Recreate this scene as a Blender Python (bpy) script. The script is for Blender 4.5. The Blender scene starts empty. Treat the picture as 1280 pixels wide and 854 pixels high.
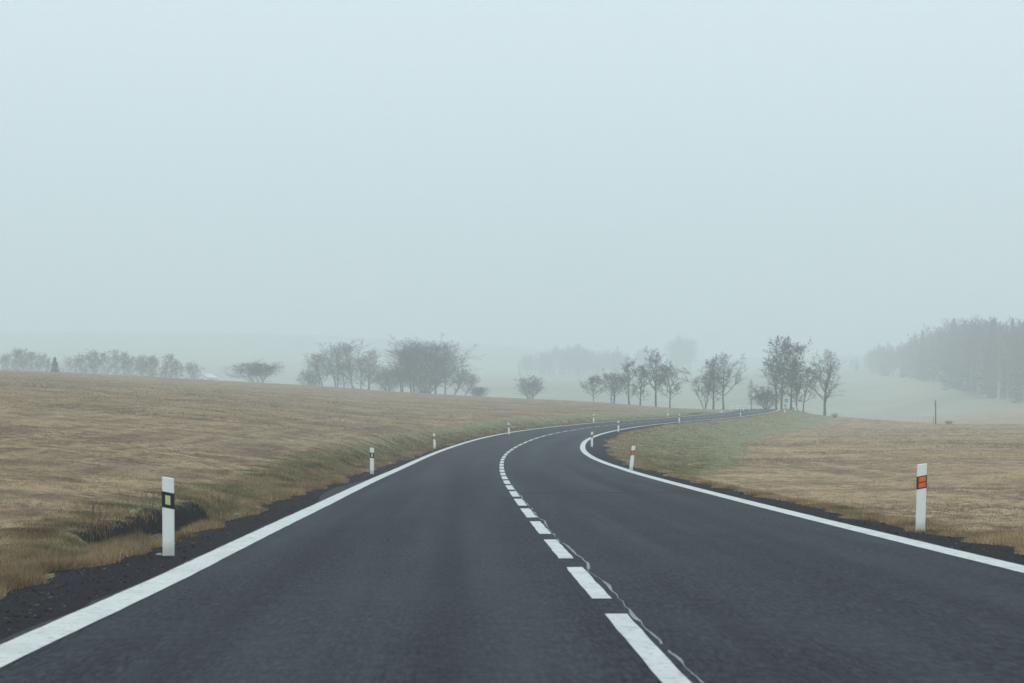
import bpy, math
import numpy as np

R = math.radians
rng = np.random.default_rng(7)
scene = bpy.context.scene
col = scene.collection
F = 2150.0            # focal length, in widths/1280 of the photograph
HOR = 505.0           # height of the true horizon in the photograph
EYE = 1.25            # eye height over the road

# ------------------------------------------------------------------ helpers
def tag(o, label=None, cat=None, group=None, kind=None):
    if label: o['label'] = label
    if cat: o['category'] = cat
    if group: o['group'] = group
    if kind: o['kind'] = kind
    return o

def link(name, me, parent=None, mats=None):
    o = bpy.data.objects.new(name, me)
    col.objects.link(o)
    if mats:
        for m in (mats if isinstance(mats, (list, tuple)) else [mats]):
            me.materials.append(m)
    if parent is not None: o.parent = parent
    return o

def empty(name, loc, rz=0.0):
    o = bpy.data.objects.new(name, None)
    col.objects.link(o)
    o.location = loc
    o.rotation_euler = (0, 0, rz)
    return o

def np_mesh(name, V, Fc, smooth=False, n=None):
    """V (N,3); Fc (M,n) index array"""
    me = bpy.data.meshes.new(name)
    V = np.ascontiguousarray(V, dtype=np.float32)
    Fc = np.ascontiguousarray(Fc, dtype=np.int32)
    m, k = Fc.shape
    me.vertices.add(len(V)); me.vertices.foreach_set('co', V.ravel())
    me.loops.add(m * k); me.loops.foreach_set('vertex_index', Fc.ravel())
    me.polygons.add(m)
    me.polygons.foreach_set('loop_start', np.arange(0, m * k, k, dtype=np.int32))
    me.polygons.foreach_set('loop_total', np.full(m, k, dtype=np.int32))
    if smooth: me.polygons.foreach_set('use_smooth', np.ones(m, dtype=bool))
    me.update(calc_edges=True)
    me.validate()
    return me

def py_mesh(name, V, Fc, smooth=False):
    me = bpy.data.meshes.new(name)
    me.from_pydata([tuple(v) for v in V], [], Fc)
    me.update()
    if smooth:
        for p in me.polygons: p.use_smooth = True
    return me

def sstep(a, b, x):
    t = np.clip((x - a) / (b - a), 0, 1)
    return t * t * (3 - 2 * t)

def vnoise(x, y, seed=0):
    """smooth value noise, 0..1"""
    xi = np.floor(x).astype(np.int64); yi = np.floor(y).astype(np.int64)
    fx = x - xi; fy = y - yi
    fx = fx * fx * (3 - 2 * fx); fy = fy * fy * (3 - 2 * fy)
    def h(i, j):
        n = (i * 374761393 + j * 668265263 + seed * 974634777) & 0xffffffff
        n = ((n ^ (n >> 13)) * 1274126177) & 0xffffffff
        return ((n ^ (n >> 16)) & 0xffff) / 65535.0
    return (h(xi, yi) * (1 - fx) + h(xi + 1, yi) * fx) * (1 - fy) + (h(xi, yi + 1) * (1 - fx) + h(xi + 1, yi + 1) * fx) * fy

# ------------------------------------------------------------------ the line of the road
CY = [-600, -60, 0, 12, 20, 30, 40, 50, 60, 70, 80, 90, 100, 110, 120, 130, 145, 160, 180, 200, 220, 240, 260, 280, 300, 330, 370, 420, 500, 3000]
CX = [18, 2.9, 1.1, .72, .43, .17, -.07, -.26, -.38, -.43, -.38, -.1, .55, 1.45, 2.75, 4.4, 7.3, 10.9, 16.5, 22, 27.3, 32.1, 36.3, 39.9, 43.2, 47, 50, 52, 53, 53]
HY = [-600, -60, 0, 15, 30, 60, 80, 95, 110, 126, 160, 200, 240, 300, 330, 380, 450, 3000]
HD = [1.0, .9, 1.25, 1.508, 1.766, 2.26, 2.42, 2.38, 2.2, 2.03, 1.79, 1.6, 1.3, .87, .95, 2.5, 6, 6]
_ys = np.arange(-620, 1200, .5)
def _smooth(xs, ys, sig):
    a = np.interp(_ys, xs, ys)
    k = np.exp(-.5 * (np.arange(-int(4 * sig / .5), int(4 * sig / .5) + 1) * .5 / sig) ** 2); k /= k.sum()
    p = len(k) // 2
    return np.convolve(np.pad(a, p, mode='edge'), k, mode='valid')
_cx = _smooth(CY, CX, 6.0)
_zr = EYE - _smooth(HY, HD, 6.0)
_sl = np.gradient(_cx, .5)
def road_x(Y): return np.interp(Y, _ys, _cx)
def road_z(Y): return np.interp(Y, _ys, _zr)
def road_s(Y): return np.interp(Y, _ys, _sl)
def edge_l(Y): return np.interp(Y, [0, 10, 15, 30, 60, 300], [3.84, 3.66, 3.57, 3.5, 3.52, 3.5])
def edge_r(Y): return np.interp(Y, [-10, 10, 15, 60, 80, 105, 130, 300], [4.1, 4.1, 4.1, 4.15, 3.9, 3.45, 3.4, 3.5])
def off(Y, d):
    """a point d metres to the right of the centre line"""
    s = road_s(Y); c = 1 / np.sqrt(1 + s * s)
    return road_x(Y) + d * c, Y - d * s * c

# ------------------------------------------------------------------ the lie of the land: z below the eye along sight columns
TAB = {
 -700: [(20,-1.6),(40,-1.0),(80,.4),(150,2.9),(250,6),(330,8.2),(400,9.5),(500,10),(600,10),(800,16),(1200,40),(1600,66),(2000,62),(2900,60)],
 0: [(20,-1.6),(40,-1.15),(80,.0),(150,2.1),(250,4.7),(330,6.4),(400,7.0),(500,6.0),(600,4.5),(800,12),(1200,38),(1600,66),(2000,62),(2900,60)],
 150: [(20,-1.62),(30,-1.55),(60,-.9),(100,.15),(160,1.7),(250,3.75),(330,5.45),(400,6.0),(500,5.0),(600,3.5),(800,11),(1200,37),(1600,66),(2000,62),(2900,60)],
 300: [(20,-1.62),(38,-1.7),(80,-.9),(150,.7),(250,2.7),(330,4.25),(400,4.9),(500,4.0),(600,2),(800,8),(1200,35),(1600,65),(2000,62),(2900,60)],
 420: [(20,-1.6),(60,-1.8),(100,-1.15),(160,.0),(250,1.75),(330,3.2),(400,3.6),(500,2),(600,0),(800,7),(1200,33),(1600,62),(2000,60),(2900,58)],
 500: [(30,-1.8),(75,-2.05),(90,-1.7),(120,-1.25),(180,-.1),(250,1.3),(320,2.2),(400,2.5),(500,.5),(600,-1),(800,6),(1200,30),(1600,59),(2000,57),(2900,55)],
 640: [(30,-1.8),(80,-2.45),(115,-2.1),(135,-1.3),(180,-.6),(250,.4),(320,1.05),(400,1.0),(470,-1),(600,-2),(700,2.5),(800,8),(950,14),(1200,25),(1600,53),(2000,50),(2900,48)],
 740: [(40,-2.1),(70,-2.5),(95,-2.6),(130,-2.1),(172,-1.05),(200,-.75),(250,-.1),(300,.35),(350,.15),(420,-1.8),(520,-4),(650,-1),(800,8),(1000,15),(1300,28),(1600,46),(2000,44),(2900,42)],
 800: [(40,-2.1),(60,-2.4),(80,-2.65),(120,-2.75),(145,-2.5),(175,-1.7),(205,-.95),(250,-.5),(290,-.27),(330,-.4),(400,-2.6),(500,-5),(650,-1),(800,8),(1000,15),(1300,28),(1600,42),(2000,42),(2900,42)],
 850: [(40,-2.1),(60,-2.4),(100,-2.8),(150,-2.7),(175,-2.4),(200,-1.5),(225,-.85),(260,-.75),(310,-.9),(400,-3.5),(500,-6),(650,-1),(800,8),(1000,16),(1300,28),(1600,40),(2000,40),(2900,40)],
 900: [(40,-2.1),(60,-2.4),(100,-2.8),(150,-2.8),(195,-2.4),(225,-1.5),(255,-.95),(300,-1),(340,-1.7),(400,-4),(500,-6),(650,-.5),(800,8),(1000,17),(1300,28),(1600,41),(2000,41),(2900,41)],
 950: [(40,-2.1),(60,-2.4),(100,-2.8),(150,-2.8),(200,-2.6),(240,-2.2),(270,-1.3),(310,-1.0),(350,-2),(420,-4.5),(500,-5),(600,0),(800,10),(1000,18),(1300,29),(1600,43),(2000,43),(2900,43)],
 1040: [(30,-1.8),(60,-2.4),(100,-2.75),(150,-2.8),(200,-2.6),(240,-2.15),(265,-1.9),(300,-2.4),(350,-4),(430,-5),(600,3),(850,14.5),(1200,28),(1600,44),(2000,44),(2900,44)],
 1100: [(28,-1.75),(60,-2.4),(100,-2.7),(150,-2.75),(200,-2.55),(240,-2.3),(270,-2.6),(330,-4.6),(430,-4),(600,4),(840,15),(1200,29),(1600,44),(2000,44),(2900,44)],
 1170: [(21,-1.55),(60,-2.3),(100,-2.6),(150,-2.7),(200,-2.6),(232,-2.7),(300,-5),(400,-3.5),(500,2),(590,7),(850,20),(1200,34),(1600,46),(2000,46),(2900,46)],
 1280: [(20,-1.55),(60,-2.3),(100,-2.6),(150,-2.75),(215,-2.6),(280,-4.5),(350,-2.5),(420,.4),(600,9),(850,22),(1200,36),(1600,48),(2000,48),(2900,48)],
 2100: [(20,-1.5),(60,-2.3),(100,-2.6),(150,-2.9),(215,-3),(280,-3.5),(350,-1),(420,3),(600,12),(850,24),(1200,38),(1600,50),(2000,50),(2900,50)],
}
for _p in TAB:
    _r = []
    for _d, _z in TAB[_p]:
        if _p >= 1000 and _d > 300:
            _k = 1 + .33*min(1, (_d - 300)/100); _z = _z*_k if _z > 0 else _z; _d = _d*_k
        elif _p < 1000 and _d > 800:
            _k = 1 + .36*min(1, (_d - 800)/400); _z *= _k; _d *= _k
        _r.append((_d, _z))
    TAB[_p] = _r
    if _p == 0: pass
def pchip(x, y, q):
    x = np.asarray(x, float); y = np.asarray(y, float)
    h = np.diff(x); dl = np.diff(y) / h
    m = np.zeros_like(y)
    same = dl[:-1] * dl[1:] > 0
    w1 = 2 * h[1:] + h[:-1]; w2 = h[1:] + 2 * h[:-1]
    with np.errstate(divide='ignore', invalid='ignore'):
        mm = (w1 + w2) / (w1 / dl[:-1] + w2 / dl[1:])
    m[1:-1] = np.where(same, mm, 0)
    m[0] = dl[0]; m[-1] = dl[-1]
    q = np.clip(q, x[0], x[-1])
    i = np.clip(np.searchsorted(x, q) - 1, 0, len(x) - 2)
    t = (q - x[i]) / h[i]
    return ((1 + 2*t) * (1-t)**2) * y[i] + t*(1-t)**2 * h[i]*m[i] + t*t*(3-2*t) * y[i+1] + t*t*(t-1)*h[i]*m[i+1]
_lq = np.linspace(math.log(8), math.log(4000), 700)
_px = sorted(TAB)
_cols = np.array([pchip(np.log([a for a, b in TAB[p]]), [b for a, b in TAB[p]], _lq) for p in _px])
_pq = np.linspace(-700, 2100, 561)
_tab = np.array([pchip(_px, _cols[:, j], _pq) for j in range(len(_lq))]).T      # (561,700)
_k = np.exp(-.5 * (np.arange(-8, 9) / 3.5) ** 2); _k /= _k.sum()
_tab = np.apply_along_axis(lambda a: np.convolve(np.pad(a, 8, mode='edge'), _k, mode='valid'), 0, _tab)
def land(X, Y):
    Yc = np.maximum(Y, 8.0)
    p = np.clip((640 + F * X / Yc + 700) / 5.0, 0, 559.999)
    l = np.clip((np.log(np.maximum(Yc, 8.0)) - _lq[0]) / (_lq[1] - _lq[0]), 0, 698.999)
    i = p.astype(int); j = l.astype(int); a = p - i; b = l - j
    z = (_tab[i, j]*(1-a) + _tab[i+1, j]*a)*(1-b) + (_tab[i, j+1]*(1-a) + _tab[i+1, j+1]*a)*b
    und = (vnoise(X/9, Y/9, 1) - .5)*.12 + (vnoise(X/2.3, Y/2.3, 2) - .5)*.05
    und = und * np.clip(Y/20, .4, 1) * np.where(Y < 420, 1, 0)
    return z + EYE + und

def ditch(Y):      # how deep the left roadside ditch is
    return .07 + .42*sstep(20.0, 21.8, Y)*(1 - sstep(27.5, 31, Y)) + .14*sstep(225, 232, Y)*(1-sstep(240, 250, Y))

def shoulder_w(Y, side):
    if side < 0: return np.interp(Y, [0, 14, 20, 30, 40, 60, 90, 130, 200, 300], [1.4, 1.3, 1.05, 1.1, 1.0, .95, .8, .5, .4, .35])
    return np.interp(Y, [0, 20, 30, 60, 80, 100, 130, 160, 220, 300], [.95, .95, .95, 1.0, 1.25, 1.5, 1.35, 1.1, .8, .5])

def ground(X, Y, full=False):
    s = road_s(Y); c = 1/np.sqrt(1 + s*s)
    d = (X - road_x(Y)) * c
    zt = land(X, Y); zr = road_z(Y)
    a = np.abs(d); left = d < 0
    e = np.where(left, a - edge_l(Y), a - edge_r(Y))
    # verge and bank: from the shoulder to the field
    wb = np.where(left, np.interp(Y, [10, 18, 30, 60, 100, 240], [1.6, 1.5, 2.2, 2.3, 3.0, 3.2]), np.interp(Y, [10, 40, 70, 100, 140, 200, 260], [1.3, 1.6, 2.4, 4.0, 6.0, 7.0, 6.0]))
    e0 = np.where(left, .85, .8)
    sh = zr - .05 + .03*sstep(.02, .14, e)*sstep(.5, .2, -e) - .02*sstep(.5, 1.2, e)
    t = sstep(0, 1, (e - e0)/wb)
    near = sstep(470, 380, Y)
    t = 1 - (1 - t)*near
    z = sh*(1 - t) + zt*t
    dp = ditch(Y)
    dx = e - 1.75
    prof = np.where(dx < 0, np.exp(-(dx/.45)**2), np.exp(-(dx/.27)**4))     # steep on the field side
    z = z - np.where(left, dp*prof, 0)*near
    rough = (vnoise(X/.35, Y/.5, 5) - .5)*.06*sstep(.6, 1.4, e)*(Y < 90)
    z = z + rough
    if full: return z, d, e, t
    return z

# ------------------------------------------------------------------ materials
def mat(name):
    m = bpy.data.materials.new(name); m.use_nodes = True
    nt = m.node_tree
    return m, nt, nt.nodes['Principled BSDF']
def N(nt, typ, **kw):
    n = nt.nodes.new(typ)
    for k, v in kw.items():
        if k in n.inputs.keys(): n.inputs[k].default_value = v
        else: setattr(n, k, v)
    return n
def mixc(nt, fac, a, b, blend='MIX'):
    n = nt.nodes.new('ShaderNodeMix'); n.data_type = 'RGBA'; n.blend_type = blend
    for i, v in ((0, fac), (6, a), (7, b)):
        if isinstance(v, (int, float)): n.inputs[i].default_value = v
        elif isinstance(v, tuple): n.inputs[i].default_value = (*v, 1)
        else: nt.links.new(v, n.inputs[i])
    return n.outputs[2]
def math_(nt, op, a, b=0.0, c=None, clamp=False):
    n = nt.nodes.new('ShaderNodeMath'); n.operation = op; n.use_clamp = clamp
    for i, v in enumerate((a, b) if c is None else (a, b, c)):
        if isinstance(v, (int, float)): n.inputs[i].default_value = v
        else: nt.links.new(v, n.inputs[i])
    return n.outputs[0]
def ramp(nt, x, lo, hi):
    n = nt.nodes.new('ShaderNodeMapRange'); n.interpolation_type = 'SMOOTHSTEP'
    n.inputs['From Min'].default_value = lo; n.inputs['From Max'].default_value = hi
    nt.links.new(x, n.inputs['Value']); return n.outputs[0]
def noise(nt, vec, scale, detail=4.0, rough=.55, sx=1, sy=1, sz=1):
    mp = nt.nodes.new('ShaderNodeMapping'); mp.inputs['Scale'].default_value = (sx, sy, sz)
    nt.links.new(vec, mp.inputs['Vector'])
    n = nt.nodes.new('ShaderNodeTexNoise'); n.inputs['Scale'].default_value = scale
    n.inputs['Detail'].default_value = detail; n.inputs['Roughness'].default_value = rough
    nt.links.new(mp.outputs[0], n.inputs['Vector']); return n.outputs['Fac']
def bump(nt, b, h, strength, dist):
    n = nt.nodes.new('ShaderNodeBump'); n.inputs['Strength'].default_value = strength; n.inputs['Distance'].default_value = dist
    nt.links.new(h, n.inputs['Height']); nt.links.new(n.outputs[0], b.inputs['Normal'])
def plain(name, c, rough=.7, var=.12, scale=6.0, spec=.3):
    m, nt, b = mat(name)
    tc = nt.nodes.new('ShaderNodeTexCoord')
    f = noise(nt, tc.outputs['Object'], scale, 5)
    lo = tuple(x*(1-var) for x in c); hi = tuple(min(1, x*(1+var)) for x in c)
    nt.links.new(mixc(nt, f, lo, hi), b.inputs['Base Color'])
    b.inputs['Roughness'].default_value = rough; b.inputs['Specular IOR Level'].default_value = spec
    return m

# ground: stubble field, green verge, dark gravel shoulder, bare soil
def ground_mat():
    m, nt, b = mat('dry_meadow_and_gravel')
    at = N(nt, 'ShaderNodeAttribute', attribute_name='zone'); sp = N(nt, 'ShaderNodeSeparateColor'); nt.links.new(at.outputs['Color'], sp.inputs[0])
    at2 = N(nt, 'ShaderNodeAttribute', attribute_name='zone_two'); sp2 = N(nt, 'ShaderNodeSeparateColor'); nt.links.new(at2.outputs['Color'], sp2.inputs[0])
    P = nt.nodes.new('ShaderNodeNewGeometry').outputs['Position']
    uv = nt.nodes.new('ShaderNodeUVMap').outputs[0]
    n1 = noise(nt, P, .07, 5, .6); n2 = noise(nt, P, .45, 5, .65); n3 = noise(nt, P, 3.2, 5, .7); n4 = noise(nt, P, 19, 4, .75)
    rows = noise(nt, uv, 1.0, 3, .6, sx=1.3, sy=.045)
    straw = mixc(nt, ramp(nt, n2, .40, .60), (.19, .132, .084), (.375, .275, .168))
    straw = mixc(nt, math_(nt, 'MULTIPLY', ramp(nt, n1, .44, .62), .6), straw, (.165, .112, .08))
    straw = mixc(nt, math_(nt, 'MULTIPLY', ramp(nt, rows, .47, .62), .55), straw, (.40, .31, .195))
    straw = mixc(nt, math_(nt, 'MULTIPLY', ramp(nt, n3, .46, .66), .75), straw, (.085, .062, .045))
    straw = mixc(nt, math_(nt, 'MULTIPLY', ramp(nt, n4, .54, .74), .7), straw, (.06, .05, .04))
    n6 = noise(nt, P, .8, 4, .6, sx=1, sy=.7)
    straw = mixc(nt, math_(nt, 'MULTIPLY', ramp(nt, n6, .56, .74), .4), straw, (.12, .13, .07))
    grn = mixc(nt, ramp(nt, n3, .35, .65), (.118, .128, .068), (.30, .285, .165))
    grn = mixc(nt, math_(nt, 'MULTIPLY', ramp(nt, n2, .45, .65), .65), grn, (.31, .26, .165))
    grn = mixc(nt, math_(nt, 'MULTIPLY', ramp(nt, noise(nt, uv, 1.0, 4, .65, sx=.16, sy=.8), .48, .66), .55), grn, (.10, .112, .062))
    grn = mixc(nt, math_(nt, 'MULTIPLY', ramp(nt, n4, .55, .75), .6), grn, (.05, .052, .032))
    rf = nt.nodes.new('ShaderNodeMix'); rf.data_type = 'RGBA'; rf.blend_type = 'MULTIPLY'; rf.inputs[7].default_value = (1.2, 1.2, 1.2, 1)
    nt.links.new(sp2.outputs[1], rf.inputs[0]); nt.links.new(straw, rf.inputs[6]); straw = rf.outputs[2]
    gm = ramp(nt, math_(nt, 'ADD', sp.outputs[0], math_(nt, 'MULTIPLY', math_(nt, 'SUBTRACT', noise(nt, P, .55, 4, .6), .5), .65)), .36, .64)
    c = mixc(nt, gm, straw, grn)
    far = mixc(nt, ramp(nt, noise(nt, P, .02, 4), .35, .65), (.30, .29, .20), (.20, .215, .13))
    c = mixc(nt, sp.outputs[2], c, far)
    soil = mixc(nt, ramp(nt, n4, .3, .7), (.006, .005, .005), (.030, .025, .024))
    sm = ramp(nt, math_(nt, 'ADD', sp2.outputs[0], math_(nt, 'MULTIPLY', math_(nt, 'SUBTRACT', n3, .5), .8)), .4, .6)
    c = mixc(nt, sm, c, soil)
    gr = mixc(nt, ramp(nt, noise(nt, P, 38, 3, .7), .35, .7), (.010, .009, .0115), (.034, .031, .037))
    gr = mixc(nt, math_(nt, 'MULTIPLY', ramp(nt, n3, .5, .75), .5), gr, (.034, .027, .025))
    hm = ramp(nt, math_(nt, 'ADD', sp.outputs[1], math_(nt, 'MULTIPLY', math_(nt, 'SUBTRACT', noise(nt, P, 2.6, 5, .65), .5), .9)), .44, .56)
    c = mixc(nt, hm, c, gr)
    nt.links.new(c, b.inputs['Base Color'])
    b.inputs['Roughness'].default_value = .95; b.inputs['Specular IOR Level'].default_value = .1
    hgt = math_(nt, 'ADD', n4, math_(nt, 'MULTIPLY', n3, 1.5))
    bump(nt, b, hgt, .7, .05)
    return m

def asphalt_mat():
    m, nt, b = mat('asphalt')
    uv = nt.nodes.new('ShaderNodeUVMap').outputs[0]
    P = nt.nodes.new('ShaderNodeNewGeometry').outputs['Position']
    su = N(nt, 'ShaderNodeSeparateXYZ'); nt.links.new(uv, su.inputs[0])
    d, s = su.outputs[0], su.outputs[1]
    g = noise(nt, uv, 1.0, 4, .8, sx=30, sy=5.0); g2 = noise(nt, P, 7, 5, .7); g3 = noise(nt, P, .5, 5, .6)
    trk = noise(nt, uv, 1.0, 4, .6, sx=1.1, sy=.035)
    scuff = noise(nt, uv, 1.0, 5, .7, sx=2.2, sy=.16)
    c = mixc(nt, ramp(nt, g, .36, .70), (0.0049, 0.0050, 0.0078), (0.0524, 0.0547, 0.0723))
    c = mixc(nt, math_(nt, 'MULTIPLY', ramp(nt, g2, .4, .7), .4), c, (0.0122, 0.0130, 0.0175))
    c = mixc(nt, math_(nt, 'MULTIPLY', ramp(nt, g3, .45, .66), .35), c, (0.0365, 0.0404, 0.0501))
    c = mixc(nt, math_(nt, 'MULTIPLY', ramp(nt, trk, .42, .70), .5), c, (0.0500, 0.0559, 0.0675))
    c = mixc(nt, math_(nt, 'MULTIPLY', ramp(nt, trk, .5, .3), .5), c, (0.0103, 0.0106, 0.0150))
    c = mixc(nt, math_(nt, 'MULTIPLY', ramp(nt, scuff, .62, .78), .35), c, (0.0731, 0.0808, 0.0916))
    # darker wheel tracks of tyre rubber in both lanes
    wob = math_(nt, 'MULTIPLY', math_(nt, 'SUBTRACT', noise(nt, uv, 1.0, 2, .5, sx=.01, sy=.02), .5), 1.0)
    for centre, w, k in ((-1.25, .30, .45), (-2.75, .28, .3), (0.5787, 0.1554, 0.1507), (2.55, .3, .35)):
        dd = math_(nt, 'ABSOLUTE', math_(nt, 'SUBTRACT', math_(nt, 'ADD', d, wob), centre))
        tr = math_(nt, 'MULTIPLY', ramp(nt, dd, w, .02), k)
        c = mixc(nt, tr, c, (0.0110, 0.0112, 0.0144))
    # two joints across the lanes
    for at_s, k, lim in ((36.5, .85, 1), (78.0, .8, 0), (45.5, .4, 1)):
        ds = math_(nt, 'ABSOLUTE', math_(nt, 'SUBTRACT', math_(nt, 'ADD', s, math_(nt, 'MULTIPLY', noise(nt, uv, .8, 3), .7)), at_s))
        j = math_(nt, 'MULTIPLY', ramp(nt, ds, .42, .1), k)
        if lim: j = math_(nt, 'MULTIPLY', j, ramp(nt, d, .1, .4))
        c = mixc(nt, j, c, (0.0067, 0.0068, 0.0091))
    nt.links.new(c, b.inputs['Base Color'])
    r = math_(nt, 'ADD', .60, math_(nt, 'MULTIPLY', g2, .16))
    nt.links.new(r, b.inputs['Roughness'])
    b.inputs['Specular IOR Level'].default_value = .07
    bump(nt, b, math_(nt, 'ADD', g, math_(nt, 'MULTIPLY', g2, .5)), .5, .012)
    return m

def paint_mat(name, wear, c=(.58, .59, .57)):
    m, nt, b = mat(name)
    P = nt.nodes.new('ShaderNodeNewGeometry').outputs['Position']
    a = noise(nt, P, 13, 6, .8); a2 = noise(nt, P, 2.6, 5, .7); a3 = noise(nt, P, 90, 2, .6)
    k = mixc(nt, math_(nt, 'MULTIPLY', ramp(nt, a2, .42, .66), .75), c, (.46, .475, .46))
    k = mixc(nt, math_(nt, 'MULTIPLY', ramp(nt, a3, .5, .75), .3), k, (.36, .37, .37))
    k = mixc(nt, math_(nt, 'MULTIPLY', ramp(nt, a, .58 - wear*.2, .72 - wear*.2), .8), k, (.17, .18, .195))
    nt.links.new(k, b.inputs['Base Color']); b.inputs['Roughness'].default_value = .75
    bump(nt, b, a3, .3, .004)
    return m

def attr_mat(name, rough=.9, attr='tint', trans=0.0):
    m, nt, b = mat(name)
    at = N(nt, 'ShaderNodeAttribute', attribute_name=attr)
    nt.links.new(at.outputs['Color'], b.inputs['Base Color'])
    b.inputs['Roughness'].default_value = rough; b.inputs['Specular IOR Level'].default_value = .15
    if trans:
        out = nt.nodes['Material Output']
        tr = nt.nodes.new('ShaderNodeBsdfTranslucent'); nt.links.new(at.outputs['Color'], tr.inputs[0])
        mx = nt.nodes.new('ShaderNodeMixShader'); mx.inputs[0].default_value = trans
        nt.links.new(b.outputs[0], mx.inputs[1]); nt.links.new(tr.outputs[0], mx.inputs[2])
        nt.links.new(mx.outputs[0], out.inputs['Surface'])
    return m

M_GROUND = ground_mat()
M_ASPH = asphalt_mat()
M_LINE = paint_mat('white_road_paint', .25)
M_GUIDE = paint_mat('faded_guide_paint', 1.0, (.27, .30, .33))
M_BLADE = attr_mat('grass_blades', trans=.25)
M_STONE = attr_mat('loose_gravel', .9)
M_BARK = plain('grey_bark', (.050, .043, .047), .9, .35, 3)
M_TWIG = plain('winter_twigs', (.046, .038, .046), .9, .25, 2)
M_TWIGP = plain('birch_twigs', (.10, .078, .085), .9, .25, 2)
M_BIRCH = plain('birch_bark', (.42, .41, .40), .8, .5, 2)
M_LEAF = plain('dead_brown_leaves', (.040, .029, .036), .9, .35, 1.5)
M_NEEDLE = plain('spruce_needles', (.028, .038, .040), .9, .35, 1.5)
def post_mat():
    m, nt, b = mat('white_plastic_with_road_grime')
    tc = nt.nodes.new('ShaderNodeTexCoord'); sp = N(nt, 'ShaderNodeSeparateXYZ'); nt.links.new(tc.outputs['Object'], sp.inputs[0])
    n1 = noise(nt, tc.outputs['Object'], 9, 5, .7, sx=1.5, sy=1.5, sz=.4); n2 = noise(nt, tc.outputs['Object'], 60, 3, .7)
    g = math_(nt, 'ADD', ramp(nt, sp.outputs[2], .34, .02), math_(nt, 'MULTIPLY', math_(nt, 'SUBTRACT', n1, .5), 1.2))
    c = mixc(nt, math_(nt, 'MULTIPLY', ramp(nt, g, .2, 1.0), .55), (.80, .815, .80), (.30, .28, .25))
    c = mixc(nt, math_(nt, 'MULTIPLY', ramp(nt, n1, .5, .8), .3), c, (.56, .56, .53))
    c = mixc(nt, math_(nt, 'MULTIPLY', ramp(nt, n2, .62, .75), .35), c, (.45, .44, .41))
    nt.links.new(c, b.inputs['Base Color']); b.inputs['Roughness'].default_value = .5
    return m
M_POST = post_mat()
M_WHITE = plain('white_plastic', (.80, .815, .80), .45, .05, 14, .4)
M_BLACK = plain('black_film', (.022, .02, .024), .6, .1, 20)
M_YEL = plain('pale_yellow_reflector', (.56, .56, .30), .35, .06, 60, .5)
M_ORA = plain('orange_reflector', (.80, .14, .025), .35, .06, 60, .5)
M_RED = plain('red_reflector', (.62, .06, .035), .35, .06, 60, .5)
M_BLUE = plain('blue_sign_face', (.02, .24, .42), .4, .05, 10, .4)
M_SIGNRED = plain('red_sign_paint', (.55, .05, .09), .4, .05, 10, .4)
M_WEED = plain('dead_stalks', (.16, .115, .08), .9, .3, 5)
M_STEEL = plain('galvanised_steel', (.30, .31, .32), .5, .15, 10, .5)
M_CONC = plain('weathered_concrete', (.055, .05, .05), .9, .35, 9)
M_ROCK = plain('grey_rock', (.24, .24, .24), .9, .35, 7)
M_POLE = plain('tarred_timber', (.055, .05, .05), .85, .3, 8)
M_WALL = plain('pale_render', (.74, .75, .75), .8, .06, 1.0)
M_ROOF = plain('pale_sheet_roof', (.62, .64, .66), .5, .08, 1.0)
M_DOOR = plain('grey_barn_door', (.22, .24, .27), .7, .15, 2)

# ------------------------------------------------------------------ the ground sheet
def spaced(start, stop, step0, growth, cap):
    out = [start]; st = step0
    while out[-1] < stop:
        out.append(out[-1] + st); st = min(st*growth, cap)
    return out
rowsY = np.array([-600, -400, -250, -150, -100, -70, -50, -35, -25, -18, -12, -8, -5, -2, 1, 3, 5] + spaced(6, 3700, .16, 1.0065, 45))
dp_ = np.array([0, 2.5, 3.3] + spaced(3.7, 9.5, .11, 1.0, .11) + spaced(9.8, 2600, .3, 1.035, 60))
dcol = np.concatenate([-dp_[::-1], dp_[1:]])
YY, DD = np.meshgrid(rowsY, dcol, indexing='ij')
XX = road_x(YY) + DD
ZZ, dd_, ee_, tt_ = ground(XX, YY, True)
nr, nc = YY.shape
idx = np.arange(nr*nc).reshape(nr, nc)
quads = np.stack([idx[:-1, :-1], idx[:-1, 1:], idx[1:, 1:], idx[1:, :-1]], -1).reshape(-1, 4)
me = np_mesh('ground', np.stack([XX, YY, ZZ], -1).reshape(-1, 3), quads, True)
uvl = me.uv_layers.new(name='UVMap')
vi = np.empty(len(me.loops), dtype=np.int32); me.loops.foreach_get('vertex_index', vi)
uvl.data.foreach_set('uv', np.stack([dd_.ravel()[vi], YY.ravel()[vi]], -1).astype(np.float32).ravel())
left = dd_ < 0
green = np.where(left,
    sstep(.8, 1.5, ee_)*(1 - sstep(2.4, 3.6 + .010*YY, ee_))*np.interp(YY, [10, 20, 60, 120, 240], [.55, .55, .6, .75, .7]),
    sstep(.8, 1.6, ee_)*(1 - sstep(.0, 1.0, (ee_ - np.interp(YY, [0, 45, 58, 75, 100, 140, 200, 260], [-2, -2, 2.2, 6.0, 9.5, 10, 9, 8]))/.8))*.95)
green = green*(YY < 420)
sw = np.where(left, shoulder_w(YY, -1), shoulder_w(YY, 1))
gravel = np.clip(.5 + (sw + .12 - ee_)/.9, 0, 1)*(YY < 420)
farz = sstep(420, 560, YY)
soil = np.where(left, np.exp(-((ee_ - 2.0)/.42)**2)*sstep(20.2, 21.2, YY)*(1 - sstep(28.5, 31, YY)), 0)
soil = np.maximum(soil, np.where(left, np.exp(-((ee_ - 1.8)/.6)**2)*sstep(226, 230, YY)*(1 - sstep(240, 246, YY)), 0))
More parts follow.
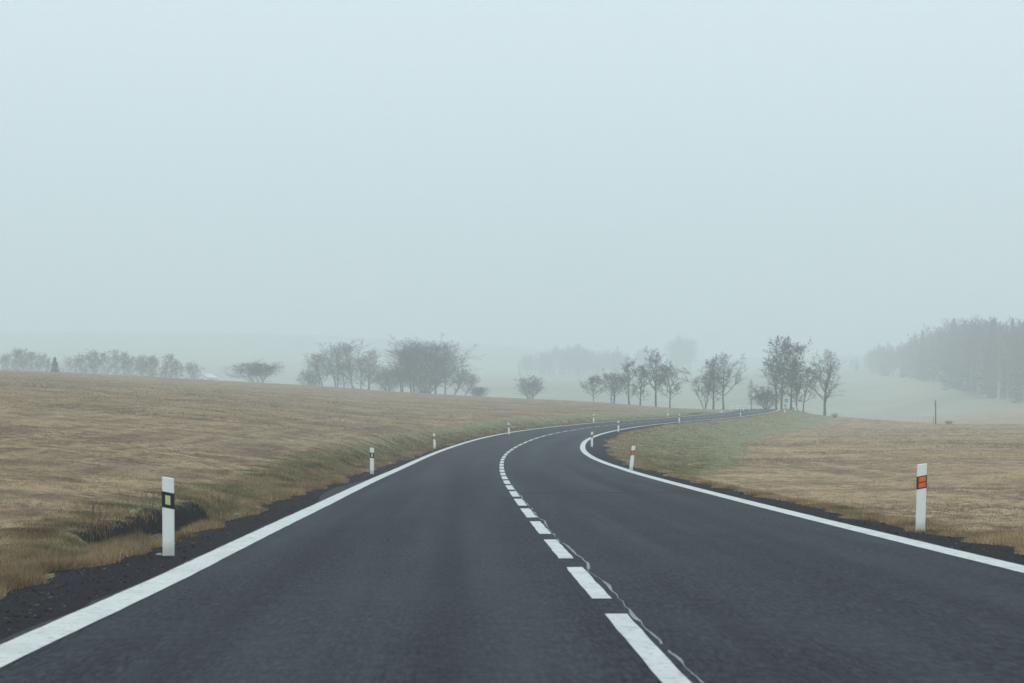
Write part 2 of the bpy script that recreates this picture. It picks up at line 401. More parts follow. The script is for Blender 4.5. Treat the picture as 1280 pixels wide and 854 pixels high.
for nm, chans in (('zone', (green, gravel, farz)), ('zone_two', (soil*.95, (~left).astype(float), soil*0))):
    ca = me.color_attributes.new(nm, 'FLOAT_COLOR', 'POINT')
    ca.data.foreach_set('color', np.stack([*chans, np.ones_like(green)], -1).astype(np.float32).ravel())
tag(link('ground', me, None, M_GROUND), kind='structure')
GROUND_LOW = float(ZZ.min())

# ------------------------------------------------------------------ the road and its markings
def strip(name, Ys, dl, dr, lift, material, ncol=2, parent=None, keep=None):
    ts = np.linspace(0, 1, ncol)
    D_ = dl[:, None]*(1 - ts) + dr[:, None]*ts
    Yg = np.repeat(Ys[:, None], ncol, 1)
    X, Y = off(Yg, D_)
    Z = road_z(Yg) + lift - .012*np.abs(D_)*0
    n, k = X.shape
    ix = np.arange(n*k).reshape(n, k)
    q = np.stack([ix[:-1, :-1], ix[:-1, 1:], ix[1:, 1:], ix[1:, :-1]], -1).reshape(-1, 4)
    if keep is not None: q = q.reshape(n - 1, -1, 4)[keep[:-1]].reshape(-1, 4)
    me = np_mesh(name, np.stack([X, Y, Z], -1).reshape(-1, 3), q, True)
    u = me.uv_layers.new(name='UVMap')
    v = np.empty(len(me.loops), dtype=np.int32); me.loops.foreach_get('vertex_index', v)
    u.data.foreach_set('uv', np.stack([D_.ravel()[v], Yg.ravel()[v]], -1).astype(np.float32).ravel())
    return link(name, me, parent, material)
rY = np.concatenate([np.arange(-60, 4, 2.0), np.arange(4, 120, .5), np.arange(120, 420, 1.0)])
apron = .3*sstep(30, 37, rY)*(1 - sstep(39, 47, rY))
ragl = (vnoise(rY*1.3, rY*0, 11) - .5)*.07; ragr = (vnoise(rY*1.3, rY*0, 12) - .5)*.07
road = strip('road', rY, -edge_l(rY) - .19 - apron - ragl, edge_r(rY) + .19 + ragr, 0, M_ASPH, 15)
tag(road, kind='structure')
# the edge of the asphalt slab drops to the shoulder
def paint_edges(Ys, base, seed, amp=.005):
    return base + (vnoise(Ys*3.1, Ys*0, seed) - .5)*amp*2
lY = np.concatenate([np.arange(-60, 4, 2.0), np.arange(4, 110, .25), np.arange(110, 400, 1.0)])
le = edge_l(lY); re = edge_r(lY)
strip('edge_line', lY, -paint_edges(lY, le + .14, 1), -paint_edges(lY, le - .14, 2), .005, M_LINE, 3, road)
strip('edge_line', lY, paint_edges(lY, re - .14, 3), paint_edges(lY, re + .14, 4), .005, M_LINE, 3, road)
# the broken centre line: one mesh, it is paint on the road
Vs, Fs = [], []
s0 = 13.0 - 4.17*3
while s0 < 330:
    ys = np.linspace(s0 - (.7 if s0 < 10 else 0), s0 + 3.05, 9)
    for k, d in ((0, -.075), (1, .075)):
        dd = np.full(9, d) + (rng.random(9) - .5)*.012
        X, Y = off(ys + (rng.random() - .5)*.03, dd)
        Vs += list(zip(X, Y, road_z(ys) + .005))
    b0 = len(Vs) - 18
    Fs += [(b0 + i, b0 + 9 + i, b0 + 10 + i, b0 + i + 1) for i in range(8)]
    s0 += 4.17
link('centre_line', py_mesh('centre_line', Vs, Fs), road, M_LINE)
# the wandering pre-marking streak beside the dashes
gY = np.arange(5, 42, .1)
gd = .17 - .0022*gY + (vnoise(gY*.9, gY*0, 21) - .5)*.07 + (vnoise(gY*5, gY*0, 23) - .5)*.02
gw = .004 + .016*vnoise(gY*1.7, gY*0, 22)*sstep(.25, .5, vnoise(gY*2.3, gY*0, 29))
strip('guide_line', gY, gd - gw*.8, gd + gw*.8, .0035, M_GUIDE, 2, road, vnoise(gY*1.9, gY*0, 27) + .35*vnoise(gY*7, gY*0, 28) > .24)

# ------------------------------------------------------------------ grass (nobody could count it)
def blades(name, X, Y, h, w, nb, spread, tint, lean=.45, cols=None):
    n = len(X)
    i = np.repeat(np.arange(n), nb)
    m = len(i)
    a = rng.random(m)*2*np.pi; r = np.sqrt(rng.random(m))*spread[i]
    bx = X[i] + np.cos(a)*r; by = Y[i] + np.sin(a)*r
    bz = ground(bx, by) - .01
    hh = h[i]*(.45 + .75*rng.random(m)); ww = w[i]*(.6 + .8*rng.random(m))
    la = rng.random(m)*2*np.pi; ll = hh*lean*(rng.random(m)**.7)
    fa = rng.random(m)*np.pi
    dx = np.cos(fa)*ww/2; dy = np.sin(fa)*ww/2
    V = np.empty((m, 3, 3), np.float32)
    V[:, 0] = np.stack([bx - dx, by - dy, bz], -1)
    V[:, 1] = np.stack([bx + dx, by + dy, bz], -1)
    V[:, 2] = np.stack([bx + np.cos(la)*ll, by + np.sin(la)*ll, bz + np.sqrt(np.maximum(hh**2 - ll**2, .0001))], -1)
    me = np_mesh(name, V.reshape(-1, 3), np.arange(m*3).reshape(-1, 3))
    c = tint[i]*(.75 + .5*rng.random((m, 1)))
    c = np.repeat(c, 3, 0)
    ca = me.color_attributes.new('tint', 'FLOAT_COLOR', 'POINT')
    ca.data.foreach_set('color', np.concatenate([c, np.ones((len(c), 1))], 1).astype(np.float32).ravel())
    o = link(name, me, None, M_BLADE)
    return tag(o, kind='stuff')
def lerp3(a, b, t): return np.array(a)[None]*(1 - t[:, None]) + np.array(b)[None]*t[:, None]
TAN = (.225, .155, .09); PALE = (.48, .355, .215); GREEN = (.14, .15, .072); DULL = (.13, .088, .068); OLIVE = (.27, .27, .135)

def sample_y(n, y0, y1, p):
    u = rng.random(n); q = 1 - p
    return (y0**q + u*(y1**q - y0**q))**(1/q)

def field_grass(side, n, y0, y1, emin, p, hscale, nb):
    Y = sample_y(n, y0, y1, p)
    lim = .36*Y + 4
    if side < 0:
        X = -lim + rng.random(n)*(2*lim)
    else:
        X = -.02*Y + rng.random(n)*(lim + .02*Y)
    s = road_s(Y); d = (X - road_x(Y))/np.sqrt(1 + s*s)
    e = np.where(d < 0, -d - edge_l(Y), d - edge_r(Y))
    k = (e > emin(Y)) & ((d < 0) == (side < 0))
    X, Y, e = X[k], Y[k], e[k]
    t1 = vnoise(X/6, Y/6, 31); t2 = vnoise(X/1.1, Y/1.1, 32); t3 = rng.random(len(X))
    c = lerp3(TAN, PALE, np.clip(t2*1.0 + (t3 - .5)*.9, 0, 1))
    t1 = .55*t1 + .45*vnoise(X/2.2, Y/1.4, 36)
    c = c*(1 - (.8*sstep(.48, .68, t1))[:, None]) + np.array(DULL)[None]*(.8*sstep(.48, .68, t1))[:, None]
    c = c*(1 + .3*sstep(.45, .25, t1))[:, None]
    g = sstep(.66, .82, vnoise(X/2.6, Y/2.6, 34))*.6
    c = c*(1 - g[:, None]) + np.array(OLIVE)[None]*g[:, None]
    grow = np.clip(Y/45, 1, 3.2)
    c = c*(1.2 if side > 0 else 1.0)
    h = hscale*(.6 + .8*vnoise(X/.9, Y/.9, 33))*np.clip(Y/70, 1, 1.5)
    return blades('dry_meadow_grass', X, Y, h, .006*grow, nb, .05*grow, c, .75)
field_grass(-1, 120000, 14, 75, lambda Y: 2.1 + 0*Y, 1.3, .062, 5)
field_grass(-1, 60000, 75, 330, lambda Y: 2.0 + 0*Y, 1.7, .085, 5)
field_grass(1, 80000, 14, 75, lambda Y: np.interp(Y, [45, 58, 75, 100], [1.15, 2.4, 6.0, 9.3]), 1.3, .052, 5)
field_grass(1, 45000, 75, 250, lambda Y: np.interp(Y, [75, 100, 140, 260], [6.0, 9.3, 9.8, 8]), 1.6, .085, 5)

def verge_grass(side, n, y0, y1, lo, hi, p, hs, nb, greenish):
    Y = sample_y(n, y0, y1, p)
    u = rng.random(n)
    w = shoulder_w(Y, side)
    rag = (vnoise(Y*1.4, Y*0 + side, 41) - .5)*.5 + (vnoise(Y*.5, Y*0 + side, 42) - .5)*.4
    e = w + rag + lo + u**1.25*(hi(Y) - lo)
    d = (edge_l(Y) if side < 0 else edge_r(Y)) + e
    X, Y2 = off(Y, side*d)
    if side < 0:      # bare earth in the ditch by the first post
        k = ~((Y > 20.6) & (Y < 29.6) & (e > 1.45) & (e < 2.4 + .15*np.sin(Y*3)) & (rng.random(n) < .97))
        X, Y2, u, e = X[k], Y2[k], u[k], e[k]
    t1 = .6*vnoise(X/.7, Y2/1.0, 43) + .4*vnoise(X/.25, Y2/.3, 46)
    if side > 0: t1 = .5*t1 + .5*vnoise(e/5, Y2/1.6, 47)
    t3 = rng.random(len(X))
    gmask = sstep(.5 - greenish*.3, .75 - greenish*.3, t1)*sstep(.02, .4, u)*(np.clip(Y2/45, .45, 1) if side < 0 else 1)
    c = lerp3(TAN, PALE, np.clip(.15 + t3*.75, 0, 1))
    c = c*(1 - gmask[:, None]) + lerp3(GREEN, OLIVE, t3)*gmask[:, None]
    c = c*((.40 + .75*vnoise(X/.4, Y2/.4, 45))*(.55 + .9*rng.random(len(X))))[:, None]*(1.18 if side > 0 else 1.0)
    tall = .45 + 1.1*vnoise(X/.5, Y2/.7, 44)**1.3
    h = hs*tall*(1 - .45*gmask)*(1 - .75*sstep(.45, 1.0, u))*(.7 + .3*sstep(0, .12, u))
    grow = np.clip(Y2/32, 1, 3.5)
    return blades('verge_grass', X, Y2, h, .0075*grow, nb, .10*grow**.6, c, .75)
verge_grass(-1, 95000, 10, 250, -.05, lambda Y: np.interp(Y, [10, 20, 45], [2.2, 2.0, 2.4]), 1.3, .15, 7, .50)
verge_grass(1, 30000, 10, 60, -.05, lambda Y: .7 + 0*Y, 1.05, .085, 6, .0)
verge_grass(1, 42000, 56, 300, -.05, lambda Y: np.interp(Y, [56, 75, 100, 300], [1.6, 5.5, 9, 9]), 1.5, .13, 6, .75)

# loose stones on the gravel shoulder
def pebbles():
    n = 5200
    Y = sample_y(n, 8, 60, 1.2); side = np.where(rng.random(n) < .6, -1, 1)
    w = np.where(side < 0, shoulder_w(Y, -1), shoulder_w(Y, 1))
    e = .2 + rng.random(n)*(w + .15)
    d = np.where(side < 0, edge_l(Y), edge_r(Y)) + e + .1
    X, Y2 = off(Y, side*d)
    Z = ground(X, Y2)
    r = .007 + .016*rng.random(n)**3
    octa = np.array([(1,0,0),(-1,0,0),(0,1,0),(0,-1,0),(0,0,.7),(0,0,-.7)])
    fc = np.array([(0,2,4),(2,1,4),(1,3,4),(3,0,4),(2,0,5),(1,2,5),(3,1,5),(0,3,5)])
    V = octa[None]*r[:, None, None]*(.6 + .8*rng.random((n, 6, 1)))
    a = rng.random(n)*6.28; ca, sa = np.cos(a)[:, None], np.sin(a)[:, None]
    V = np.stack([V[..., 0]*ca - V[..., 1]*sa, V[..., 0]*sa + V[..., 1]*ca, V[..., 2]], -1)
    V = V + np.stack([X, Y2, Z + r*.2], -1)[:, None]
    Fc = (fc[None] + 6*np.arange(n)[:, None, None]).reshape(-1, 3)
    me = np_mesh('gravel', V.reshape(-1, 3), Fc)
    g = .022 + .11*rng.random(n)**4
    c = np.repeat(np.stack([g*1.02, g, g*1.02], -1), 6, 0)
    at = me.color_attributes.new('tint', 'FLOAT_COLOR', 'POINT')
    at.data.foreach_set('color', np.concatenate([c, np.ones((len(c), 1))], 1).astype(np.float32).ravel())
    tag(link('gravel', me, None, M_STONE), kind='stuff')
pebbles()

# ------------------------------------------------------------------ small solids
def box(V, Fc, c, s, rz=0.0):
    b0 = len(V); ca, sa = math.cos(rz), math.sin(rz)
    for x in (-.5, .5):
        for y in (-.5, .5):
            for z in (-.5, .5):
                px, py = x*s[0], y*s[1]
                V.append((c[0] + px*ca - py*sa, c[1] + px*sa + py*ca, c[2] + z*s[2]))
    for q in ((0,1,3,2),(4,6,7,5),(0,4,5,1),(2,3,7,6),(0,2,6,4),(1,5,7,3)):
        Fc.append(tuple(b0 + i for i in q))
def bevelled(o, w=.006, seg=2):
    md = o.modifiers.new('bevel', 'BEVEL'); md.width = w; md.segments = seg; md.limit_method = 'ANGLE'
def solid(name, boxes, material, parent, bev=0):
    V, Fc = [], []
    for b in boxes: box(V, Fc, *b)
    o = link(name, py_mesh(name, V, Fc), parent, material)
    if bev: bevelled(o, bev)
    return o
def tube_mesh(name, pts, rad, sides=10, cap=True):
    pts = np.array(pts, float); n = len(pts)
    rad = np.full(n, rad) if np.isscalar(rad) else np.array(rad)
    T = np.gradient(pts, axis=0); T /= np.linalg.norm(T, axis=1)[:, None]
    ref = np.where(np.abs(T[:, 2:3]) > .9, np.array([[1., 0, 0]]), np.array([[0, 0, 1.]]))
    A = np.cross(T, ref); A /= np.linalg.norm(A, axis=1)[:, None]; B = np.cross(T, A)
    th = np.arange(sides)*2*np.pi/sides
    V = pts[:, None] + rad[:, None, None]*(A[:, None]*np.cos(th)[None, :, None] + B[:, None]*np.sin(th)[None, :, None])
    V = V.reshape(-1, 3)
    Fc = [(i*sides + j, i*sides + (j+1) % sides, (i+1)*sides + (j+1) % sides, (i+1)*sides + j) for i in range(n-1) for j in range(sides)]
    if cap: Fc += [tuple(range(sides))[::-1], tuple((n-1)*sides + j for j in range(sides))]
    return py_mesh(name, V, Fc, True)

# ------------------------------------------------------------------ delineator posts
PW, PT = .125, .052          # face width, thickness
def post_outline(grow=0.0):
    """flat face towards the traffic (-y), rounded back"""
    w = PW/2 + grow; pts = [(-w + .008, -PT/2 - grow), (w - .008, -PT/2 - grow), (w, -PT/2 - grow + .008)]
    for a in np.linspace(-20, 200, 9):
        pts.append((math.cos(R(a))*w*.98, math.sin(R(a))*(PT/2 + .012 + grow)))
    pts.append((-w, -PT/2 - grow + .008))
    return pts
def prism(name, outline, z0, z1, slope, material, parent, bev=0, side=1):
    n = len(outline); V = [(x, y, z0 + (slope*x*side if z0 > .01 else 0)) for x, y in outline] + [(x, y, z1 + slope*x*side) for x, y in outline]
    Fc = [(i, (i+1) % n, n + (i+1) % n, n + i) for i in range(n)] + [tuple(range(n))[::-1], tuple(range(n, 2*n))]
    o = link(name, py_mesh(name, V, Fc), parent, material)
    if bev: bevelled(o, bev, 2)
    return o
def skew_plate(name, x0, x1, z0, z1, y, t, slope, material, parent):
    V = []
    for yy in (y, y - t):
        for x, z in ((x0, z0), (x1, z0), (x1, z1), (x0, z1)): V.append((x, yy, z + slope*x))
    o = link(name, py_mesh(name, V, [(0,1,2,3),(7,6,5,4),(0,4,5,1),(1,5,6,2),(2,6,7,3),(3,7,4,0)]), parent, material)
    bevelled(o, .002, 1)
    return o
def delineator(px, Y, side, h, label, group, lens='yellow', lean=(0, 0), yaw=0.0, e=.55):
    if px is None: X, Y = off(np.float64(Y), side*((edge_l(Y) if side < 0 else edge_r(Y)) + e))
    else: X = (px - 640)/F*Y
    X = float(X); Y = float(Y)
    o = empty('marker_post', (X, Y, float(ground(np.array([X]), np.array([Y]))[0]) - .04), yaw)
    o.rotation_euler = (R(lean[1]), R(lean[0]), yaw)
    tag(o, label, 'marker post', group)
    h += .04
    slope = -.17 if side < 0 else .17
    prism('post_body', post_outline(), 0, h, slope, M_POST, o, .005)
    zb0, zb1 = h - .315, h - .15
    prism('band', post_outline(.0025), zb0, zb1, slope*1.25, M_BLACK, o)
    yf = -PT/2 - .002
    if lens == 'yellow':
        skew_plate('reflector', -.026, .026, zb0 + .035, zb1 - .035, yf, .008, slope*1.25, M_YEL, o)
    else:
        m = M_ORA if lens == 'orange' else M_RED
        skew_plate('reflector', -.046, .046, zb0 + .014, (zb0+zb1)/2 - .006, yf, .008, slope*1.25, m, o)
        skew_plate('reflector', -.046, .046, (zb0+zb1)/2 + .006, zb1 - .014, yf, .008, slope*1.25, m, o)
    return o
GL, GR = 'marker posts along the left edge of the road', 'marker posts along the right edge of the road'
delineator(211, 17.9, -1, .81, 'white marker post with black band and yellow reflector beside the dark hollow of the ditch', GL, yaw=.02, lean=(-.4, 0))
delineator(465, 53, -1, .81, 'white marker post second nearest on the left edge, midway between the hollow and the bend', GL)
delineator(543.5, 92, -1, .82, 'white marker post third from the hollow on the left edge, tilted slightly left', GL, lean=(-2.6, 0))
delineator(636.5, 119, -1, .85, 'white marker post on the outer side of the bend, under the green bank', GL, lean=(-3, 0))
delineator(742, 162, -1, .83, 'small white marker post on the far left edge just after the bend', GL)
delineator(835, 207, -1, .85, 'small white marker post far left edge in front of the leafy forked trees', GL, lean=(-2, 0))
delineator(902, 240, -1, .85, 'tiny white marker post between the oak group and the white railing', GL)
delineator(929.6, 272, -1, .85, 'tiny white marker post at the right end of the white railing', GL)
delineator(1150, 22.2, 1, .885, 'large white marker post with two clean orange reflectors, nearest on the right verge', GR, 'orange', lean=(1.6, 0), yaw=.06)
delineator(788.5, 57.5, 1, .83, 'white marker post with orange reflectors leaning right in front of the green bank', GR, 'orange', lean=(6, 0))
delineator(740, 95, 1, .83, 'white marker post with red reflectors inside the tightest part of the bend', GR, 'red')
delineator(773, 126, 1, .82, 'white marker post with red band just past the bend on the right edge', GR, 'red')
delineator(849, 163, 1, .84, 'small white marker post on the right edge at the top of the green bank', GR, 'red', lean=(1, 0))
delineator(925.6, 212, 1, .85, 'small white marker post on the bank in front of the white railing', GR, 'red')
delineator(981, 250, 1, .85, 'small white marker post on the right edge below the blue sign', GR, 'red')
delineator(995, 276, 1, .85, 'tiny white marker post furthest right on the bank crest beside the grey stone', GR, 'red')

# ------------------------------------------------------------------ sign, railing, pole, stones, culvert
def gz(X, Y): return float(ground(np.array([float(X)]), np.array([float(Y)]))[0])
def at_px(px, Y): return (px - 640)/F*Y
def small_things():
    # road sign beyond the bend
    Y = 288.0; X = at_px(983, Y); z = gz(X, Y)
    o = tag(empty('road_sign', (X, Y, z - .1)), 'road sign with red and white upper plate over a blue plate, under the leafy trees', 'road sign')
    link('pole', tube_mesh('pole', [(0, 0, 0), (0, 0, 1.2), (0, 0, 2.45)], .035, 10), o, M_STEEL)
    solid('upper_plate', [((0, -.05, 2.15), (1.10, .03, .42))], M_WHITE, o, .004)
    V, Fc = [], []
    for a, b in ((-.5, .5),):
        V += [(-.52, -.072, 1.96), (-.36, -.072, 1.96), (.52, -.072, 2.34), (.36, -.072, 2.34), (-.52, -.068, 1.96), (-.36, -.068, 1.96), (.52, -.068, 2.34), (.36, -.068, 2.34)]
        Fc += [(0,1,2,3), (7,6,5,4), (0,4,5,1), (1,5,6,2), (2,6,7,3), (3,7,4,0)]
    link('red_stripe', py_mesh('red_stripe', V, Fc), o, M_SIGNRED)
    solid('red_border', [((0, -.069, 2.345), (1.08, .006, .03)), ((0, -.069, 1.955), (1.08, .006, .03)), ((-.535, -.069, 2.15), (.03, .006, .36)), ((.535, -.069, 2.15), (.03, .006, .36))], M_SIGNRED, o)
    solid('blue_plate', [((0, -.05, 1.62), (.62, .03, .56))], M_BLUE, o, .004)
    solid('white_bar', [((.02, -.069, 1.60), (.40, .006, .10))], M_WHITE, o)
    solid('pole_clamp', [((0, -.02, 2.15), (.12, .06, .06))], M_STEEL, o)
    solid('pole_clamp', [((0, -.02, 1.62), (.12, .06, .06))], M_STEEL, o)
    # dark timber post close by the sign
    X = at_px(981.3, 291); z = gz(X, 291)
    o = tag(empty('timber_post', (X, 291, z - .1)), 'short dark timber post standing directly under the blue sign plate', 'post')
    link('shaft', tube_mesh('shaft', [(0, 0, 0), (0, 0, .6), (.01, 0, 1.0), (.01, 0, 1.02)], [.12, .115, .11, .07], 10), o, M_POLE)
    # grey stone
    Y = 284.0; X = at_px(991.5, Y)
    rock('boundary_stone', X, Y, (.27, .2, .42), 'grey rounded stone standing between two tree trunks past the blue sign', 'stone', 5, M_ROCK)
    # railing over the culvert
    Y = 276.0; xa, xb = at_px(914, Y), at_px(936.5, Y); z = gz((xa + xb)/2, Y)
    o = tag(empty('guard_railing', ((xa + xb)/2, Y, z - .15), .0), 'low white pipe railing beside the far left edge of the road', 'railing')
    L = xb - xa
    for k in range(4):
        x = -L/2 + L*k/3
        link('upright', tube_mesh('upright', [(x, 0, 0), (x, 0, .45), (x, 0, .86)], .055, 8), o, M_WHITE)
    link('top_rail', tube_mesh('top_rail', [(-L/2 - .05, 0, .88), (0, 0, .88), (L/2 + .05, 0, .88)], .05, 8), o, M_WHITE)
    link('lower_rail', tube_mesh('lower_rail', [(-L/2, 0, .48), (0, 0, .48), (L/2, 0, .48)], .035, 8), o, M_WHITE)
    # pole on the brow of the right field
    Y = 226.0; X = at_px(1169.6, Y); z = gz(X, Y)
    o = tag(empty('timber_pole', (X, Y, z - .3)), 'slim dark timber pole standing on the brow of the right field', 'pole')
    link('shaft', tube_mesh('shaft', [(0, 0, 0), (.0, 0, 1.7), (-.02, 0, 3.35), (-.02, 0, 3.4)], [.085, .078, .07, .04], 10), o, M_POLE)
    solid('insulator_bracket', [((-.075, -.03, 2.85), (.16, .10, .16))], M_POLE, o, .01)
    Y = 230.0; X = at_px(1166.6, Y); z = gz(X, Y)
    o = tag(empty('fence_stake', (X, Y, z - .2)), 'thin pale stake just left of the slim timber pole', 'stake')
    link('shaft', tube_mesh('shaft', [(0, 0, 0), (.01, 0, .6), (.02, 0, 1.08)], [.035, .033, .028], 8), o, M_CONC)
    for px, Y, lab in ((442.3, 318, 'dark short stake in the left field, the left of a pair below the bare trees'), (461, 322, 'dark short stake in the left field, the right of a pair below the bare trees')):
        X = at_px(px, Y); z = gz(X, Y)
        o = tag(empty('field_stake', (X, Y, z - .2)), lab, 'stake', 'short stakes in the left field')
        link('shaft', tube_mesh('shaft', [(0, 0, 0), (.02, 0, .4), (.03, 0, .62)], [.10, .095, .07], 8), o, M_POLE)
    # culvert pipe end in the hollow by the first post
    Y = 23.6; X = float(road_x(Y) - edge_l(Y) - 1.80); z = gz(X, Y) - .02
    o = tag(empty('culvert_pipe', (X, Y, z), R(2)), 'half buried dark concrete drain pipe end in the hollow behind the first left marker post', 'pipe')
    sides = 28; V, Fc = [], []
    for (r, y) in ((.23, 0), (.23, .9), (.175, .9), (.175, 0)):
        for k in range(sides):
            a = 2*math.pi*k/sides
            V.append((r*math.cos(a), y, .06 + r*math.sin(a)))
    for q in range(4):
        for k in range(sides):
            Fc.append((q*sides + k, q*sides + (k+1) % sides, ((q+1) % 4)*sides + (k+1) % sides, ((q+1) % 4)*sides + k))
    link('pipe_ring', py_mesh('pipe_ring', V, Fc, True), o, M_CONC)
    # stones lying by the hollow
    for px, Y, s, lab, sd in ((303, 28.2, (.14, .12, .035), 'flat pale stone at the far end of the dark hollow', 1),
                              (199, 18.0, (.035, .03, .018), 'tiny pale stone just left of the foot of the first left marker post', 2),
                              (322, 29.5, (.09, .07, .035), 'small grey stone right of the flat pale stone by the hollow', 3)):
        rock('stone', at_px(px, Y), Y, s, lab, 'stone', sd, M_ROCK, 'stones around the hollow')
    # white house in the fog
    Y = 560.0; X = at_px(257.5, Y); z = EYE + (HOR - 476)/F*Y - 3.2
    o = tag(empty('house', (X, Y, z), R(-14)), 'white low house half hidden behind the brow of the left field', 'house')
    w, dp, hh = 4.6, 8.0, 4.2
    V, Fc = [], []
    V += [(-w/2, -dp/2, 0), (w/2, -dp/2, 0), (w/2, dp/2, 0), (-w/2, dp/2, 0), (-w/2, -dp/2, hh), (w/2, -dp/2, hh), (w/2, dp/2, hh), (-w/2, dp/2, hh), (0, -dp/2, hh + 1.2), (0, dp/2, hh + 1.2)]
    Fc += [(0, 1, 5, 8, 4), (1, 2, 6, 5), (3, 0, 4, 7), (2, 3, 7, 9, 6)]
    link('wall', py_mesh('wall', V, Fc), o, M_WALL)
    e = .35; hz = 1.2*(w/2 + e)/(w/2); V = []
    for y in (-dp/2 - e, dp/2 + e):
        for t in (0.02, .16):
            V += [(-w/2 - e, y, hh + 1.2 - hz + t), (0, y, hh + 1.2 + t), (w/2 + e, y, hh + 1.2 - hz + t)]
    Fc = [(3, 4, 10, 9), (4, 5, 11, 10), (0, 6, 7, 1), (1, 7, 8, 2), (0, 1, 4, 3), (1, 2, 5, 4), (6, 9, 10, 7), (7, 10, 11, 8), (0, 3, 9, 6), (2, 8, 11, 5)]
    link('roof', py_mesh('roof', V, Fc), o, M_ROOF)
    d = solid('door', [((-.2, -dp/2 - .02, 1.9), (2.6, .06, 3.7))], M_DOOR, o)
    solid('window', [((w/2 + .02, -1.5, 2.6), (.06, 1.1, 1.1))], M_DOOR, o)
def rock(name, X, Y, s, label, cat, seed, material, group=None):
    r = np.random.default_rng(seed); n, k = 9, 14
    V, Fc = [], []
    for i in range(n):
        ph = math.pi*i/(n-1)
        for j in range(k):
            th = 2*math.pi*j/k
            x, y, zz = math.sin(ph)*math.cos(th), math.sin(ph)*math.sin(th), math.cos(ph)
            q = 1 + .22*math.sin(3*x + seed)*math.cos(2.5*y + seed*2) + .12*math.sin(5*zz + 2*x + seed)
            V.append((x*s[0]*q, y*s[1]*q, zz*s[2]*q))
    for i in range(n-1):
        for j in range(k): Fc.append((i*k + j, (i+1)*k + j, (i+1)*k + (j+1) % k, i*k + (j+1) % k))
    o = link(name, py_mesh(name, V, Fc, True), None, material)
    o.location = (X, Y, gz(X, Y) + s[2]*.3)
    return tag(o, label, cat, group)
small_things()
def dead_weed(px, Y, n, hmax, seed, label):
    r = np.random.default_rng(seed); X = at_px(px, Y)
    P = np.empty((n, 5, 3)); a = r.random(n)*6.28; q = np.sqrt(r.random(n))
    P[:, 0] = np.stack([np.cos(a)*q*.28, np.sin(a)*q*.18, np.zeros(n)], -1)
    P[:, 0, 2] = ground(X + P[:, 0, 0], Y + P[:, 0, 1]) - gz(X, Y) - .02
    d = np.stack([r.normal(size=n)*.22, r.normal(size=n)*.15, np.ones(n)], -1); hh = hmax*(.4 + .6*r.random(n))
    for k in range(1, 5):
        d = d + r.normal(size=(n, 3))*.10; d /= np.linalg.norm(d, axis=1)[:, None]
        P[:, k] = P[:, k-1] + d*(hh/4)[:, None]
    main = tubes(P, np.linspace(.005, .002, 5)[None].repeat(n, 0), 4)
    Bq, Br, _ = poly_children(P, np.full((n, 5), .003), hh, 4, .45, 1, R(45), .35, .05, .1, 3, r, rfac=.7)
    o = link('dead_weed', np_mesh('dead_weed', *join([main, tubes(Bq, np.maximum(Br, .0018), 3)])), None, M_WEED)
    o.location = (X, Y, gz(X, Y))
    tag(o, label, 'weed', 'dead weeds around the hollow')

# ------------------------------------------------------------------ trees
def poly_children(P, Rd, L, n, t0, t1, ang, fac, curl, wob, K, rg, rfac=.62, droop=0.0, shrink=.55):
    Np, Kp, _ = P.shape
    i = np.repeat(np.arange(Np), n)
    m = len(i)
    t = t0 + (t1 - t0)*rg.random(m)
    k = t*(Kp - 1); k0 = np.minimum(k.astype(int), Kp - 2); f = (k - k0)[:, None]
    base = P[i, k0]*(1 - f) + P[i, k0 + 1]*f
    tan = P[i, k0 + 1] - P[i, k0]; tan /= np.linalg.norm(tan, axis=1)[:, None] + 1e-9
    rv = rg.normal(size=(m, 3)); per = rv - tan*(rv*tan).sum(1)[:, None]; per /= np.linalg.norm(per, axis=1)[:, None]
    a = ang*(.7 + .6*rg.random(m))
    d = tan*np.cos(a)[:, None] + per*np.sin(a)[:, None]
    ln = L[i]*fac*(1 - shrink*t)*(.6 + .7*rg.random(m))
    Q = np.empty((m, K, 3)); Q[:, 0] = base
    for q in range(1, K):
        d = d + np.array([0, 0, curl - droop*q/K])[None] + rg.normal(size=(m, 3))*wob
        d /= np.linalg.norm(d, axis=1)[:, None]
        Q[:, q] = Q[:, q-1] + d*(ln/(K-1))[:, None]
    rb = (Rd[i, k0]*(1 - f[:, 0]) + Rd[i, k0+1]*f[:, 0])*rfac
    Rq = rb[:, None]*np.linspace(1, .35, K)[None]
    return Q, Rq, ln
def tubes(P, Rd, sides):
    n, K, _ = P.shape
    T = np.gradient(P, axis=1); T /= np.linalg.norm(T, axis=2)[..., None] + 1e-9
    ref = np.where(np.abs(T[..., 2:3]) > .9, np.array([1., 0, 0]), np.array([0, 0, 1.]))
    A = np.cross(T, ref); A /= np.linalg.norm(A, axis=2)[..., None] + 1e-9; B = np.cross(T, A)
    th = np.arange(sides)*2*np.pi/sides
    V = P[:, :, None] + Rd[:, :, None, None]*(A[:, :, None]*np.cos(th)[:, None] + B[:, :, None]*np.sin(th)[:, None])
    ix = np.arange(n*K*sides).reshape(n, K, sides)
    nx = np.roll(ix, -1, axis=2)
    q = np.stack([ix[:, :-1], nx[:, :-1], nx[:, 1:], ix[:, 1:]], -1).reshape(-1, 4)
    return V.reshape(-1, 3), q
def join(parts):
    V, Q, o = [], [], 0
    for v, q in parts: V.append(v); Q.append(q + o); o += len(v)
    return np.concatenate(V), np.concatenate(Q)

